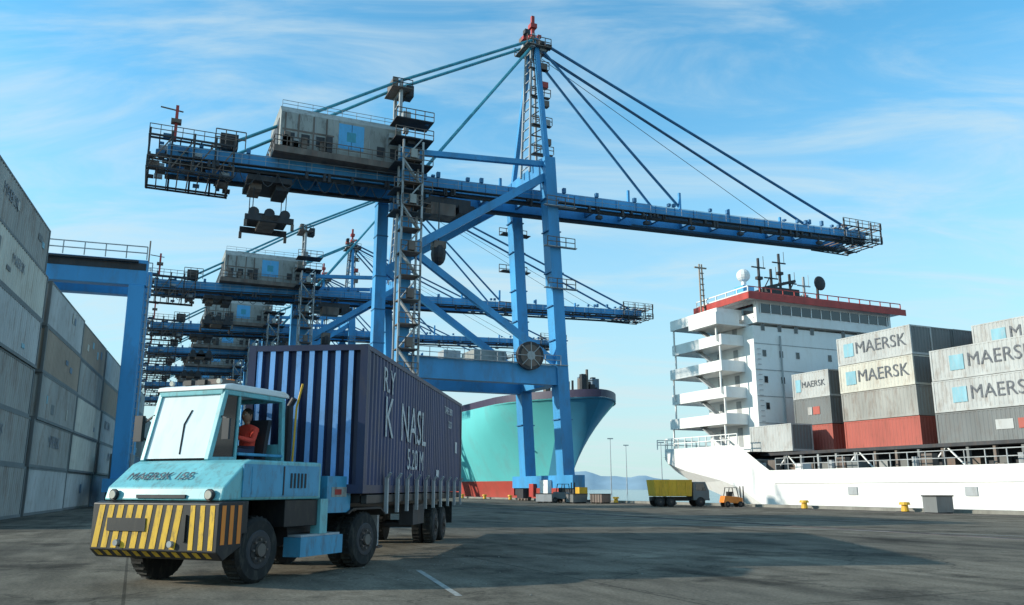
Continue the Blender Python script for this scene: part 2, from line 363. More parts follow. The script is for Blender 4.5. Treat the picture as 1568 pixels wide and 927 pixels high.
# ---------------------------------------------------------------- ship-to-shore cranes
def zb(v): return 35+3.0*v/96
def crane_parts():
    P={}
    a=MB()
    for y in (-5,5):
        a.beam((44,y,2.6),(42,y,40.3),1.4,1.7,BLUE)
        a.beam((24.5,y,2.6),(24.5,y,38.6),1.3,1.4,BLUE)
        a.box(25.2,43.0,y-0.6,y+0.6,12.9,15.1,BLUE)
        a.beam((24.9,y,26.8),(42.2,y,38.3),0.7,0.9,BLUE)
        a.beam((24.9,y,27.2),(43.0,y,15.4),0.6,0.75,BLUE)
        a.beam((25,y,38.3),(42.2,y,39.6),0.6,0.6,BLUE)
        for z in (9,18,22,26,31,35):
            a.box(24.5-.72,24.5+.72,y-.78,y+.78,z,z+.12,BLUE2); t=(z-2.6)/37.7; a.box(44-2*t-.92,44-2*t+.92,y-.8,y+.8,z,z+.12,BLUE2)
    for x,z in ((43.4,14),(24.5,14),(42.1,39.4),(24.5,38.0)):
        a.box(x-0.7,x+0.7,-4.3,4.3,z-0.9,z+0.9,BLUE)
    for x in (44,24.5): a.box(x-0.75,x+0.75,-8,8,1.5,2.9,BLUE)
    P['legs_and_portal']=a.mesh('legs_and_portal')
    a=MB()
    for x in (44,24.5):
        for y in (-7,-5.2,5.2,7):
            a.box(x-0.45,x+0.45,y-0.85,y+0.85,0.7,1.5,DARK)
            for dy in (-0.45,0.45): a.cyl((x-0.18,y+dy,0.38),(x+0.18,y+dy,0.38),0.35,BROWN,12)
        a.box(x-0.5,x+0.5,-9,-8.1,0.6,1.6,YEL2); a.box(x-0.5,x+0.5,8.1,9,0.6,1.6,RED)
        a.box(x-1.3,x-.8,-3,-1,0.5,2.4,WHITE2); a.box(x-1.2,x-.8,1,2.2,0.5,2.0,RED); a.box(x-1.5,x-.9,3.2,5,0.3,1.4,DARK)
    P['bogies']=a.mesh('bogies')
    # boom
    a=MB()
    segs=[0,12,24,36,45,58,70,82,96]
    for y in (-2.2,2.2):
        for p,q in zip(segs[:-1],segs[1:]):
            a.beam((p,y,zb(p)),(q,y,zb(q)),0.9,1.6 if p<58 else 1.2,BLUE)
        for p in range(2,96,3): a.beam((p,y+(-0.46 if y<0 else 0.46),zb(p)-0.7),(p,y+(-0.46 if y<0 else 0.46),zb(p)+0.7),0.06,0.12,BLUE2)
        a.beam((0,y,zb(0)-1.0),(96,y,zb(96)-1.0),0.5,0.3,DARK)
    for p in range(1,96,5): a.beam((p,-1.8,zb(p)),(p,1.8,zb(p)),0.4,0.8,BLUE2)
    P['boom']=a.mesh('boom')
    a=MB()
    for y in (-3.3,3.3):
        a.beam((0,y,zb(0)-0.75),(96,y,zb(96)-0.75),0.6,0.08,DARK)
        o=0.3 if y>0 else -0.3
        a.rail((0,y+o,zb(0)-0.7),(96,y+o,zb(96)-0.7),GALV,1.0,2.4,0.02)
    rr=random.Random(3)
    for k in range(70):
        v=rr.uniform(2,94)
        if rr.random()<0.65: h=rr.uniform(.3,.9); a.box(v-.15,v+.15,-3.6,-3.2,zb(v)-.8-h,zb(v)-0.75,DARK)
        else: a.box(v-.2,v+.2,-2.9,-2.5,zb(v)+.8,zb(v)+rr.uniform(1.0,1.5),BLUE2)
    for v0 in range(3,22,2):
        pr=None
        for k in range(7):
            t=k/6; pt=Vector((v0+2*t,-3.0,zb(v0)-1.2-1.5*math.sin(math.pi*t)))
            if pr is not None: a.beam(pr,pt,0.08,0.08,DARK)
            pr=pt
    for v,h in ((55,2.4),(63,3.0),(71,1.6),(80,1.4),(37,1.8)):
        a.beam((v,-2.4,zb(v)+.7),(v,-2.4,zb(v)+h),.3,.3,BLUE)
    for v in (50,57,64,72,79,86):
        a.beam((v,-3.4,zb(v)-.7),(v,-3.4,zb(v)-2.0),.12,.12,DARK); a.box(v-.35,v+.35,-3.7,-3.1,zb(v)-2.3,zb(v)-1.9,DARK)
    P['walkway']=a.mesh('walkway')
    # landside end machinery: open, cluttered framework
    a=MB()
    for k in range(60):
        x=rr.uniform(-1.5,6.5);y=rr.uniform(-3.4,3.4);z=rr.uniform(zb(0)-2.0,zb(0)+1.5);s=rr.uniform(.15,.45)
        a.box(x-s*1.3,x+s*1.3,y-s,y+s,z-s*.6,z+s*.6,rr.choice([DARK,BROWN,DARK,BLUE2,GALV]))
    for z in (-2.1,1.3):
        for y in (-3.4,-2.6,2.6,3.4): a.beam((-1.8,y,35+z),(6.5,y,35+z),.18,.18,DARK)
        for x in range(-1,8,1): a.beam((x-.8,-3.4,35+z),(x-.8,3.4,35+z),.12,.12,BROWN)
        a.rail((-1.8,-3.5,35.1+z),(6.5,-3.5,35.1+z),BROWN,1.0,1.0,0.035); a.rail((-1.8,-3.5,35.1+z),(-1.8,3.5,35.1+z),BROWN,1.0,1.0,0.035)
    for x in (-1.7,.4,2.5,4.6,6.4):
        for y in (-3.4,3.4): a.beam((x,y,32.8),(x,y,37.0),0.2,0.2,DARK)
        a.beam((x,-3.4,32.9),(x+2.1 if x<6 else x,-3.4,36.3),.12,.12,BROWN)
    a.beam((0.6,-2,36.4),(0.6,-2,40.4),0.3,0.3,RED); a.beam((-1,-2,40),(1.2,-2,39.8),0.12,0.12,BROWN); a.box(.1,1.1,-2.4,-1.6,38.4,38.8,BROWN)
    a.box(5.0,6.8,-2.6,-1,36.4,38.0,DARK); a.rail((4.5,-3,36.4),(7.5,-3,36.4),BROWN,1.8,.8,.05)
    for k in range(34):
        x=rr.uniform(92,98);y=rr.uniform(-3.2,3.2);z=38+rr.uniform(-1.2,1.3);s=rr.uniform(.12,.38)
        a.box(x-s*1.5,x+s*1.5,y-s,y+s,z-s*.6,z+s*.6,rr.choice([DARK,BROWN,BLUE2,GALV]))
    for z in (36.9,39.0):
        for y in (-3.3,-1.5,1.5,3.3): a.beam((91,y,z),(98.5,y,z),.15,.15,DARK)
        for x in range(91,99): a.beam((x,-3.3,z),(x,3.3,z),.12,.12,BROWN)
        a.rail((91,-3.4,z+.1),(98.5,-3.4,z+.1),BROWN,1.0,1.2,.035); a.rail((98.5,-3.4,z+.1),(98.5,3.4,z+.1),BROWN,1.0,1.2,.035)
    for x in (91.2,94,96.5,98.4): a.beam((x,-3.3,36.9),(x,-3.3,40),.18,.18,DARK)
    # apex platform
    for k in range(30):
        x=42.6+rr.uniform(-1.5,1.5);y=rr.uniform(-1.6,1.6);z=58+rr.uniform(-1.2,2.0);s=rr.uniform(.15,.4)
        a.box(x-s,x+s,y-s,y+s,z-s*.8,z+s*.8,rr.choice([DARK,BROWN,BROWN,RED,GALV]))
    a.box(40.9,44.3,-2,2,57.2,57.3,BROWN); a.rail((40.9,-2,57.3),(44.3,-2,57.3),BROWN,1.1,.8,.04);a.rail((40.9,2,57.3),(44.3,2,57.3),BROWN,1.1,.8,.04)
    a.beam((42.6,0,58),(42.6,0,62.4),.4,.4,RED); a.box(42.15,43.05,-.45,.45,60.6,61.2,RED)
    # landside post head
    a.box(23.5,25.9,-1.9,1.9,47.6,47.7,BROWN); a.rail((23.5,-1.9,47.7),(25.9,-1.9,47.7),DARK,1.0,.8,.04)
    a.box(25.5,26.4,-.8,.8,47.2,48.6,DARK); a.box(23.7,24.3,-1.4,1.4,47.9,49.0,BROWN)
    P['machinery_platforms']=a.mesh('machinery_platforms')
    # stays
    a=MB()
    ap=(42.6,58.6)
    for y in (-1,1):
        a.cyl((ap[0],y*1.0,ap[1]),(93,y*2.3,38.9),.19,BLUE2,6); a.cyl((ap[0],y,ap[1]-.6),(63,y*2.3,38),.18,BLUE2,6)
        a.cyl((ap[0],y,ap[1]-.4),(27,y*2.3,37),.2,TEALST,6)
        a.cyl((ap[0],y,ap[1]),(24.7,y*1.2,48.8),.19,TEALST,6); a.cyl((24.7,y*1.2,48.8),(4.7,y*2.3,36.2),.18,TEALST,6)
        a.cyl((ap[0],y*.5,ap[1]-1),(85,y*2.0,38.4),.04,DARK,5)
        a.beam((24.7,y*1.2,37),(24.7,y*1.2,48.8),.35,.45,GALV)
    for k in range(7): a.beam((24.7,-1.2,38.5+k*1.5),(24.7,1.2,38.5+k*1.5),.2,.2,GALV)
    P['stays']=a.mesh('stays')
    # apex tower
    a=MB()
    for y in (-1,1):
        a.beam((42,y*5,40),(42.6,y*0.9,58),.55,.6,BLUE)
        a.beam((41.0,y*1.3-1.0,39.5),(42.0,y*0.8,57.5),.25,.25,GALV)
        a.beam((43.2,y*1.3-1.0,39.5),(43.2,y*0.8,57.5),.25,.25,GALV)
    for k in range(13):
        z=40.5+k*1.35; t=(z-40)/18; hw=1.3-.5*t; c=-1.0*(1-t)
        a.beam((41.1+t*.9,c-hw,z),(43.2,c-hw,z),.14,.14,BROWN); a.beam((41.1+t*.9,c-hw,z),(43.2,c-hw,z+1.35),.12,.12,BROWN if k%2 else GALV)
        a.beam((41.1+t*.9,c-hw,z),(41.1+t*.9,c+hw,z),.12,.12,GALV)
        if k%3==1: a.box(41.5,44.2,c-hw-.3,c-hw+.3,z+.2,z+.3,BROWN); a.rail((41.5,c-hw-.4,z+.3),(44.2,c-hw-.4,z+.3),BROWN,1,.8,.04)
        if k%2==0: a.box(43,43.9,c-hw-.5,c-hw+.2,z+.2,z+1.0,RED if k==8 else (BROWN if k%4 else GALV))
    P['apex_tower']=a.mesh('apex_tower')
    # stair tower on the landside leg
    a=MB()
    for x in (23.4,25.6):
        for y in (-7.6,-5.9): a.beam((x,y,1.6),(x,y,38.5),.2,.2,GALV)
    for k in range(14):
        z=2.5+k*2.6
        a.box(23.4,25.6,-7.7,-5.8,z,z+.1,BROWN); a.rail((23.4,-7.7,z+.1),(25.6,-7.7,z+.1),BROWN,1.1,.7,.04)
        x0,x1=(23.5,25.5) if k%2 else (25.5,23.5)
        a.beam((x0,-7.2,z),(x1,-7.2,z+2.6),.6,.14,GALV)
        if k%2: a.box(24.2,24.9,-7.9,-7.3,z+.2,z+1.2,rr.choice([DARK,BROWN,HOUSE]))
    for z in (30.5,33,36,39,41.2):
        a.box(22.6,26.9,-7.2,-4.4,z,z+.12,DARK); a.rail((22.6,-7.2,z+.1),(26.9,-7.2,z+.1),BROWN,1.1,1.0,.04)
    for k in range(30):
        x=rr.uniform(22.8,26.5);y=rr.uniform(-6.8,-4.4);z=rr.uniform(30.5,42.5);s=rr.uniform(.15,.45)
        a.box(x-s,x+s,y-s,y+s,z-s,z+s,rr.choice([DARK,BROWN,GALV,BLUE2]))
    for z in (24,29,34): 
        a.box(41.0,45.2,-6.4,-5.9,z,z+.1,GALV); a.box(41,45,6,7.2,z,z+.1,DARK); a.rail((41,7.2,z),(45,7.2,z),BROWN,1.1,1,.04); a.rail((41.2,-6.6,z),(44.8,-6.6,z),BROWN,1.1,1,.04)
    P['stair_tower']=a.mesh('stair_tower')
    # machine house
    a=MB()
    prof=[(-4.2,36.8),(4.2,36.8),(4.2,40.9),(3.2,41.9),(-3.2,41.9),(-4.2,40.9)]
    a.prism(prof,10.8,24.0,HOUSE)
    a.box(10.2,24.6,-4.7,4.7,36.1,36.8,BROWN)
    a.rail((10.2,-4.7,36.8),(24.6,-4.7,36.8),BROWN,1.1,1.3,.035); a.rail((10.2,-4.7,36.8),(10.2,4.7,36.8),BROWN,1.1,1.3,.035)
    a.box(17.0,19.8,-4.23,-4.205,37.7,40.6,LOGO); a.box(17.9,18.9,-4.24,-4.231,38.6,39.7,TEALST)
    a.box(10.75,10.79,-3,3,37.3,40.6,DARK)
    for x in (11.4,13.0,14.6,21.3,22.8): a.box(x,x+.9,-4.24,-4.205,37.4,38.6,DARK)
    for x in (11.2,12.6,14.2,15.6): a.box(x,x+.15,-4.26,-4.205,36.9,40.8,BROWN)
    a.box(11,16.5,-4.235,-4.205,38.8,39.0,BROWN)
    for x in range(12,24,2): a.box(x+.4,x+.46,-4.23,-4.205,36.9,40.9,GALV)
    for k in range(10):
        x=rr.uniform(11,16); a.box(x-.3,x+.3,-4.6,-4.28,36.9,36.9+rr.uniform(.5,1.8),rr.choice([DARK,BROWN,GALV]))
    a.box(13,15,-1,1,41.9,42.6,GALV); a.box(19,20,-1,1,41.9,42.4,DARK)
    a.rail((11,-3.1,41.9),(24,-3.1,41.9),GALV,.8,1.6,.025)
    P['machine_house']=a.mesh('machine_house')
    # trolley, spreader
    a=MB()
    a.box(8,12.6,-2.6,2.6,33.3,33.9,DARK); a.box(8.4,9.6,-1.6,1.6,32.7,33.3,BROWN); a.box(11,12.4,-2,2,32.7,33.3,DARK)
    for x in (8.8,12.2):
        for y in (-1.8,1.8): a.cyl((x,y,32.8),(x,y,30.0),.05,DARK,5)
    a.box(8.4,12.6,-2.0,2.0,29.5,29.9,DARK); a.box(8.0,13.0,-2.6,-2.2,28.9,29.5,DARK);a.box(8.0,13.0,2.2,2.6,28.9,29.5,DARK); a.box(9.6,11.4,-2.6,2.6,29.0,29.5,BROWN)
    for x in (8.9,10.5,12.1): a.cyl((x,-2.3,29.9),(x,-1.8,29.9),.55,DARK,12)
    for x in (8.1,12.9): 
        for y in (-2.4,2.4): a.box(x-.15,x+.15,y-.15,y+.15,28.2,28.9,BROWN)
    a.box(27,33,-3,3,33.3,34.3,DARK); a.box(28,31,-3.4,-1.4,32.0,33.4,BROWN); a.box(31.5,33.4,-3.2,-1.2,32.6,33.6,DARK)
    a.cyl((28.6,-4.6,28.4),(28.6,-4.6,33),.08,DARK,5); a.sphere((28.6,-4.6,26.9),1.1,DARK,10,8,(.8,.8,1.2)); a.box(27.9,29.3,-5.2,-3.9,27.5,28.3,BROWN)
    P['trolley_and_spreader']=a.mesh('trolley_and_spreader')
    a=MB()
    a.cyl((39,-6.6,15.9),(39,-6.0,15.9),1.6,DARK,20); a.cyl((39,-6.7,15.9),(39,-5.9,15.9),.5,GALV,12)
    a.cyl((39,-6.64,15.9),(39,-5.96,15.9),1.25,BROWN,20)
    for k in range(8):
        t=k*math.pi/4; a.beam((39,-6.7,15.9),(39+1.5*math.cos(t),-6.66,15.9+1.5*math.sin(t)),.08,.08,GALV)
    a.box(25,44,-6.0,-5.65,15.11,15.2,GALV); a.rail((25.4,-6.1,15.1),(43,-6.1,15.1),GALV,1.1,1.8,.035)
    a.box(34,38,-2,2,15.1,17,HOUSE); a.box(30,32,-3,-1,15.1,16.5,GALV)
    a.box(25.3,43,5.61,5.9,14.2,14.3,DARK)
    P['cable_reel']=a.mesh('cable_reel')
    return P
CP=crane_parts()
for u in (89,150,190,224,260,300,350):
    e=empty('ship_to_shore_crane',(-math.sin(QR)*u,math.cos(QR)*u,0),QR)
    for k,me in CP.items(): place(me,k,e,(0,0,0))

# ---------------------------------------------------------------- container ship (white)
e=empty('container_ship',(0,0,0),QR)
st=[(-60,-4,3.0,12),(0,-4,3.0,12),(50,-4,3.0,12),(57.6,-2.2,3.0,12),(58.5,-1.9,3.5,12),(61.5,-0.6,5.3,12),(64,0.4,5.4,12),(70,2.0,5.4,11.9),(74,3.2,5.5,11.2),(76.2,3.9,5.6,10)]
a=MB(); vs=[];fs=[]
for u,z0,z1,hb in st:
    zm=z0+(z1-z0)*0.35
    vs+=[(62-hb,u,z1),(62-hb,u,zm),(62-hb+0.25*(z0>-3.5)*4,u,z0),(62+hb-1,u,z0),(62+hb,u,zm),(62+hb,u,z1)]
for k in range(len(st)-1):
    i=k*6
    for j in range(5): fs.append((i+j,i+6+j,i+7+j,i+1+j))
fs.append(tuple(range((len(st)-1)*6,(len(st)-1)*6+6)))
a.add(vs,fs,WHITE)
a.obj('hull',e)
a=MB()
a.add([(50.3,-60,2.2),(73.7,-60,2.2),(73.7,60,2.2),(50.3,60,2.2)],[(0,1,2,3)],CD)
a.add([(50.3,60,4.7),(73.0,60,4.7),(72,76,4.7),(51.5,76,4.7)],[(0,1,2,3)],CD)
a.box(54.5,70,-58,61,2.2,4.3,DARK)
rr=random.Random(11)
for k in range(-29,30):
    y=k*2.0
    a.box(52.2,52.45,y,y+.2,2.2,4.6,rr.choice([GALV,BROWN,CD]))
    if k%4==0: a.beam((52.3,y,2.6),(52.3,y+1.8,4.4),.1,.1,WHITE2); a.beam((52.3,y+3.6,2.6),(52.3,y+1.8,4.4),.1,.1,WHITE2)
    if k%3==0: a.box(50.9,51.9,y+.6,y+rr.uniform(1,1.9),2.2,rr.uniform(2.9,3.9),rr.choice([WHITE2,BROWN,CD,CR]))
    if k%4==1: a.box(51,51.6,y,y+.9,2.2,3.9,BROWN); a.cyl((50.9,y+1.3,2.2),(50.9,y+1.3,3.7),.25,GALV,8)
    a.box(53.9,54.4,y+.5,y+1.5,2.4,3.6,rr.choice([BROWN,CD,GALV]))
a.rail((50.2,-58,3.0),(50.2,57,3.0),GALV,1.0,1.5,.03)
a.rail((50.3,62,5.4),(50.6,74,5.5),WHITE2,1.0,1.2,.04); a.rail((50.8,75.8,5.5),(71,75.8,5.5),WHITE2,1.0,1.2,.04)
a.box(52,72,-58,61,4.35,4.6,DARK)
for y in (10,25,38,48): a.box(49.93,49.97,y,y+.9,1.0,1.6,GALV)
a.box(49.9,49.99,-60,57,1.9,2.05,WHITE2)
a.obj('deck_fittings',e)
# superstructure
a=MB()
V0,V1,U0,U1=53.8,73,63,70.5
DH=2.57
a.box(V0,V1,U0,U1,4.7,17.05,WHITE2)
for i in range(5):
    z=5.6+i*DH
    back=73.8-0.35*i; vv=51.2-0.12*i+0.25*(i%2)
    a.box(vv,V0-.01,U0+1.5,back,z+1.9,z+2.08,WHITE2)
    a.box(vv,vv+.08,U0+1.5,back,z+2.08,z+2.95,WHITE2); a.box(vv+.08,V0-.01,back-.08,back+.0,z+2.08,z+2.95,WHITE2); a.box(vv+.08,V0-.01,U0+1.5,U0+1.58,z+2.08,z+2.95,WHITE2)
    a.box(V0,V1,U1+.005,back,z+1.9,z+2.08,WHITE2); a.box(V0,V1,back-.08,back-.001,z+2.08,z+2.95,WHITE2)
    a.beam((vv+.2,U0+2,z-.3),(vv+.2,U0+2,z+1.9),.14,.14,WHITE2); a.beam((vv+.2,back-.3,z-.3),(vv+.2,back-.3,z+1.9),.14,.14,WHITE2)
    a.beam((vv+.9,U0+3,z-.2),(vv+.9,U0+6.4,z+1.95),.7,.12,GALV)
    for y in (U0+2.4,U0+5.0): a.box(V0-.03,V0-.003,y,y+.7,z-.2,z+1.65,GALV)
    for k in range(9):
        if (k*7+i*3)%5==0: continue
        x=V0+1.0+k*2.1
        a.box(x-.03,x+.43,U0-.05,U0-.003,z+.72,z+1.38,GALV); a.box(x,x+.4,U0-.06,U0-.051,z+.75,z+1.35,GLASS)
    a.box(V0,V1,U0-.03,U0-.003,z+1.95,z+2.02,GALV)
a.box(V0+1.2,V0+2.0,U0-.04,U0-.003,5.0,7.0,GALV)
a.cyl((V0+3.2,U0-.15,4.8),(V0+3.2,U0-.15,16.2),.09,GALV,6)
for k in range(20): a.box(V0+.25,V0+.7,U0-.14,U0-.1,5.2+k*.5,5.25+k*.5,GALV)
a.obj('accommodation_block',e)
a=MB()
a.box(50.2,75.8,64,68.5,16.0,16.2,WHITE2)
a.box(50.2,50.3,64,68.5,16.21,17.2,WHITE2); a.box(50.3,53,64,64.08,16.21,17.2,WHITE2); a.box(50.3,53,68.42,68.5,16.21,17.2,WHITE2)
a.box(54,72,62.6,70,16.22,18.5,WHITE2); a.box(54.4,71.6,62.54,62.58,17.2,18.1,GLASS); a.box(53.94,53.98,63,69,17.2,18.1,GLASS)
for k in range(14): a.box(54.4+k*1.3,54.5+k*1.3,62.5,62.535,17.1,18.2,WHITE2)
a.box(52.6,73.4,61.9,70.6,18.51,18.62,WHITE2)
a.box(52.5,73.5,61.8,61.88,18.3,18.95,RED); a.box(52.5,52.58,61.9,70.6,18.3,18.95,RED)
a.rail((52.8,62.2,18.62),(73.2,62.2,18.62),RED,1.0,1.4,.04); a.rail((52.8,62.2,18.62),(52.8,70.4,18.62),WHITE2,1.0,1.4,.05)
a.obj('bridge',e,loc=(0,0,1.1))
a=MB()
a.box(57,63,64.5,69,18.7,20.0,DARK); a.box(58,62,65,68.6,20.0,20.8,BLACK)
a.box(54.6,56.0,65,66.4,18.7,20.6,LOGO); a.cyl((55.3,65.7,20.6),(55.3,65.7,21.2),.25,WHITE2,8); a.sphere((55.3,65.7,21.8),.7,WHITE2)
for x,h,m in ((57.6,24.0,DARK),(59.2,23.0,BLACK),(60.4,24.8,DARK),(61.7,22.7,BLACK),(63.6,22.6,GALV)):
    a.beam((x,66,19),(x,66,h),.2,.2,m); a.beam((x-.9,66,h-1),(x+.9,66,h-1),.12,.12,m); a.box(x-.35,x+.35,65.8,66.2,h-2.3,h-2.0,m); a.cyl((x+.7,66,h-1),(x+.7,66,h+.3),.03,m,5)
a.beam((58,66,20.8),(62.4,66,22.0),.3,.3,BLACK)
for x in (58,59.5,61.4): a.cyl((x,66.5,20),(x+1.5,66.5,22.3),.06,DARK,5)
a.cyl((65.5,66,18.7),(65.5,66,21.8),.14,BLACK,8); a.sphere((65.5,65.6,22.0),.8,DARK,12,8,(1,.3,1))
a.beam((52.0,68.6,16),(52.0,68.6,23.4),.12,.12,CT); a.beam((52.5,68.6,16),(52.3,68.6,23.4),.12,.12,CT);a.beam((51.4,68.6,23),(52.9,68.6,23),.14,.14,CT)
for k in range(10): a.box(51.95,52.5,68.5,68.7,17+k*.6,17.06+k*.6,CT)
a.box(67,72,64,69,18.72,19.1,CR)
a.obj('masts_and_funnel',e,loc=(0,0,1.03))
# ship containers
HS=2.44
def smesh(nm,mat,Ls): return container_mesh(nm,Ls,2.44,HS-.04,mat,mat,CD if mat in(CG,CW) else mat,p=0.35,dep=.03)
def bay(u0,Ls,cols,rows,v0=56,z0=4.7):
    ms={m.name:smesh('c'+m.name,m,Ls) for m in (CG,CW,CD,CR,CG2)}
    for r in range(rows):
        for k,m in enumerate(cols):
            mm=m if r==0 else random.choice([CG,CG2,CD,CR])
            du=random.uniform(-.05,.05); dv=random.uniform(-.04,.04)
            place(ms[mm.name],'deck_container',e,(v0+1.22+r*2.5+dv,u0+du,z0+k*HS))
            if r==0 and m in (CG,CW):
                text('container_lettering','MAERSK',(v0-.025+dv,u0+Ls*.74,z0+k*HS+1.25),1.45 if Ls>7 else .8,AX_NEGX,e,TXTD)
                a2=MB(); a2.box(v0-.03+dv,v0-.012+dv,u0+Ls*.76,u0+Ls*.76+min(1.2,Ls*.14),z0+k*HS+.65,z0+k*HS+1.8,LOGO2); a2.obj('container_logo',e)
            if r==0 and m is CD:
                a2=MB(); a2.box(v0-.03+dv,v0-.012+dv,u0+Ls*.28,u0+Ls*.46,z0+k*HS+.9,z0+k*HS+1.6,CR); a2.box(v0-.03+dv,v0-.012+dv,u0+Ls*.49,u0+Ls*.6,z0+k*HS+.9,z0+k*HS+1.6,CG); a2.obj('container_logo',e)
bay(56,4.6,[CR,CD,CG],3)
bay(46.9,7.8,[CR,CG2,CW,CG],6)
bay(33.2,12.2,[CD,CG,CG],2); bay(33.2,12.2,[CD,CG,CG,CG],4,61.2)
bay(20,12.2,[CD,CR,CG],4); bay(7,12.2,[CG,CD,CG],4)
place(smesh('small_c',CG,5.5),'deck_container',e,(53.6,57.2,4.7),0)

# ---------------------------------------------------------------- container ship with cyan hull
e2=empty('container_ship',(0,0,0),QR)
a=MB()
zs=[-3,-1,0,1.3,2.6,3.6,4.8,6,7.5,9,10.5,12,13.2,14.2,14.21,15.3]
us=[0,.4,1,1.8,2.8,4,5.5,7.5,10,13,16.5,20,25,30,36,44,54,66,230]
def sm(t): t=max(0,min(1,t)); return math.sin(t*math.pi/2)
grid=[]
for t in us:
    row=[]
    for z in zs:
        f=max(0,min(1,z/14.2))
        stem=113.5-11.0*(f**1.25); Lr=42-24*f**1.5; hb=9.5*sm(t/Lr)**(0.95-0.3*f)
        row.append((hb,stem+t,z))
    grid.append(row)
nz_=len(zs)
for sgn in (-1,1):
    o=[(59.5+sgn*hb,u,z) for row in grid for hb,u,z in row]
    for lo,hi,i0,i1,mat in ((0,4,0,99,HRED),(4,13,5,99,HCY),(4,13,0,5,HBL),(14,15,0,99,HDK)):  # foremost stations take the painted bow shade on both sides
        fs=[]
        for j in range(lo,hi):
            for i in range(i0,min(i1,len(us)-1)):
                f=(i*nz_+j,(i+1)*nz_+j,(i+1)*nz_+j+1,i*nz_+j+1); fs.append(f if sgn>0 else f[::-1])
        a.add(o,fs,mat)
a.obj('hull',e2,smooth=True)
a=MB()
dv=[(59.5-r[13][0],r[13][1],14.0) for r in grid]+[(59.5+r[13][0],r[13][1],14.0) for r in grid[::-1]]
a.add(dv,[tuple(range(len(dv)))],CD)
rr=random.Random(5)
for k in range(34):
    y=rr.uniform(106,126); x=59.5+rr.uniform(-4,4)*min(1,(y-103)/9); s=rr.uniform(.2,.8)
    a.box(x-s,x+s,y-s,y+s,14,15.6+rr.uniform(.3,2.4),rr.choice([DARK,BROWN,CB,DARK]))
a.beam((59.5,106.5,14),(59.5,106.5,18.6),.3,.3,BROWN); a.beam((59.5,111,14),(59.5,111,17.5),.25,.25,DARK); a.beam((58.3,106.5,17),(60.7,106.5,17),.12,.12,BROWN)
a.obj('deck_and_windlass',e2)
a=MB(); a.box(54.1,54.7,116.6,117.4,8.3,9.2,DARK); a.beam((54.2,116.5,7.4),(54.2,117.6,8.3),.2,.25,DARK); a.beam((54.2,117.6,7.4),(54.2,116.6,8.3),.2,.25,DARK)
a.obj('anchor',e2)

# ---------------------------------------------------------------- terminal tractor
TR=-R(22); tr=empty('terminal_tractor',(-5.60,13.37,0),TR)
def wheel(a,x0,x1,y,r,z=None):
    z=r if z is None else z; s=1 if x1>x0 else -1; n=28
    a.cyl((x0,y,z),(x1-s*.05,y,z),r,RUBBER,n); a.cyl((x1-s*.05,y,z),(x1,y,z),r,RUBBER,n,r*.9)
    for k in range(n): 
        t=2*math.pi*k/n; c,s2=math.cos(t),math.sin(t)
        a.beam((x0+s*.02,y+c*r*1.005,z+s2*r*1.005),(x1-s*.07,y+c*r*1.005,z+s2*r*1.005),.045,.03,RUBBER)
    a.cyl((x1,y,z),(x1+s*.012,y,z),r*.6,DARK,20,r*.57); a.cyl((x1+s*.012,y,z),(x1+s*.02,y,z),r*.42,BLACK,18); a.cyl((x1,y,z),(x1+s*.07,y,z),r*.2,BROWN,12)
    for k in range(8):
        t=2*math.pi*k/8; a.cyl((x1,y+math.cos(t)*r*.32,z+math.sin(t)*r*.32),(x1+s*.05,y+math.cos(t)*r*.32,z+math.sin(t)*r*.32),.02,BROWN,6)
a=MB()
a.prism([(0.0,.55),(0.0,1.27),(.12,1.30),(.55,1.30),(.55,.62),(.15,.42)],-1.30,1.27,BLACK)
a.obj('bumper',tr,bevel=.015)
a=MB()
x=-1.25
while x<0.5:
    w_=.115; sl=.10
    a.add([(x,-.005,.58),(x+w_,-.005,.58),(x+w_+sl,-.005,1.24),(x+sl,-.005,1.24)],[(0,1,2,3)],YEL); x+=.2
x=.72
while x<1.2:
    a.add([(x,-.005,.58),(x+.09,-.005,.58),(x+.09,-.005,1.24),(x,-.005,1.24)],[(0,1,2,3)],YEL); x+=.19
for y in (.06,.24,.42): a.add([(1.275,y,.66),(1.275,y+.09,.66),(1.275,y+.09,1.24),(1.275,y,1.24)],[(0,1,2,3)],ORG)
x=-1.2
while x<1.15:
    a.add([(x,.14,.432),(x+.1,.14,.432),(x+.1,-.003,.54),(x,-.003,.54)],[(0,1,2,3)],YEL); x+=.2
a.box(-.95,-.15,-.02,-.007,.84,1.04,BLACK); a.box(.60,.66,-.03,0,.7,1.1,BLACK)
for x in (-.7,.4): a.cyl((x,-.06,.66),(x,.02,.66),.05,GALV,10)
a.obj('hazard_stripes',tr)
a=MB()
a.prism([(.10,1.31),(.16,1.52),(.62,1.90),(.75,1.95),(2.7,1.95),(2.7,1.31)],-1.2,1.2,TEAL)
a.obj('bonnet',tr,bevel=.03)
a=MB()
a.box(1.203,1.225,.55,2.6,1.36,1.88,TBLUE); a.box(1.226,1.232,.75,2.45,1.40,1.84,TBLUE); a.box(1.233,1.242,1.55,1.58,1.38,1.86,DARK)
for x in (-.98,.98): 
    a.cyl((x,.10,1.40),(x,.05,1.40),.065,LAMPG,14); a.cyl((x,.11,1.40),(x,.07,1.40),.09,DARK,14)
a.box(-.5,.5,.085,.12,1.345,1.40,DARK)
for k in range(5): a.box(1.233,1.245,1.75+k*.1,1.79+k*.1,1.5,1.75,DARK)
a.obj('bonnet_trim',tr)
text('fleet_number','MAERSK 155',(-.95,.325,1.69),.25,((1,0,0),(0,.46/.597,.38/.597),(0,-.38/.597,.46/.597)),tr,TXTD,.004)
a=MB()
for x in (-.42,.42): a.box(x-.06,x+.06,.5,5.4,.62,.94,BLACK)
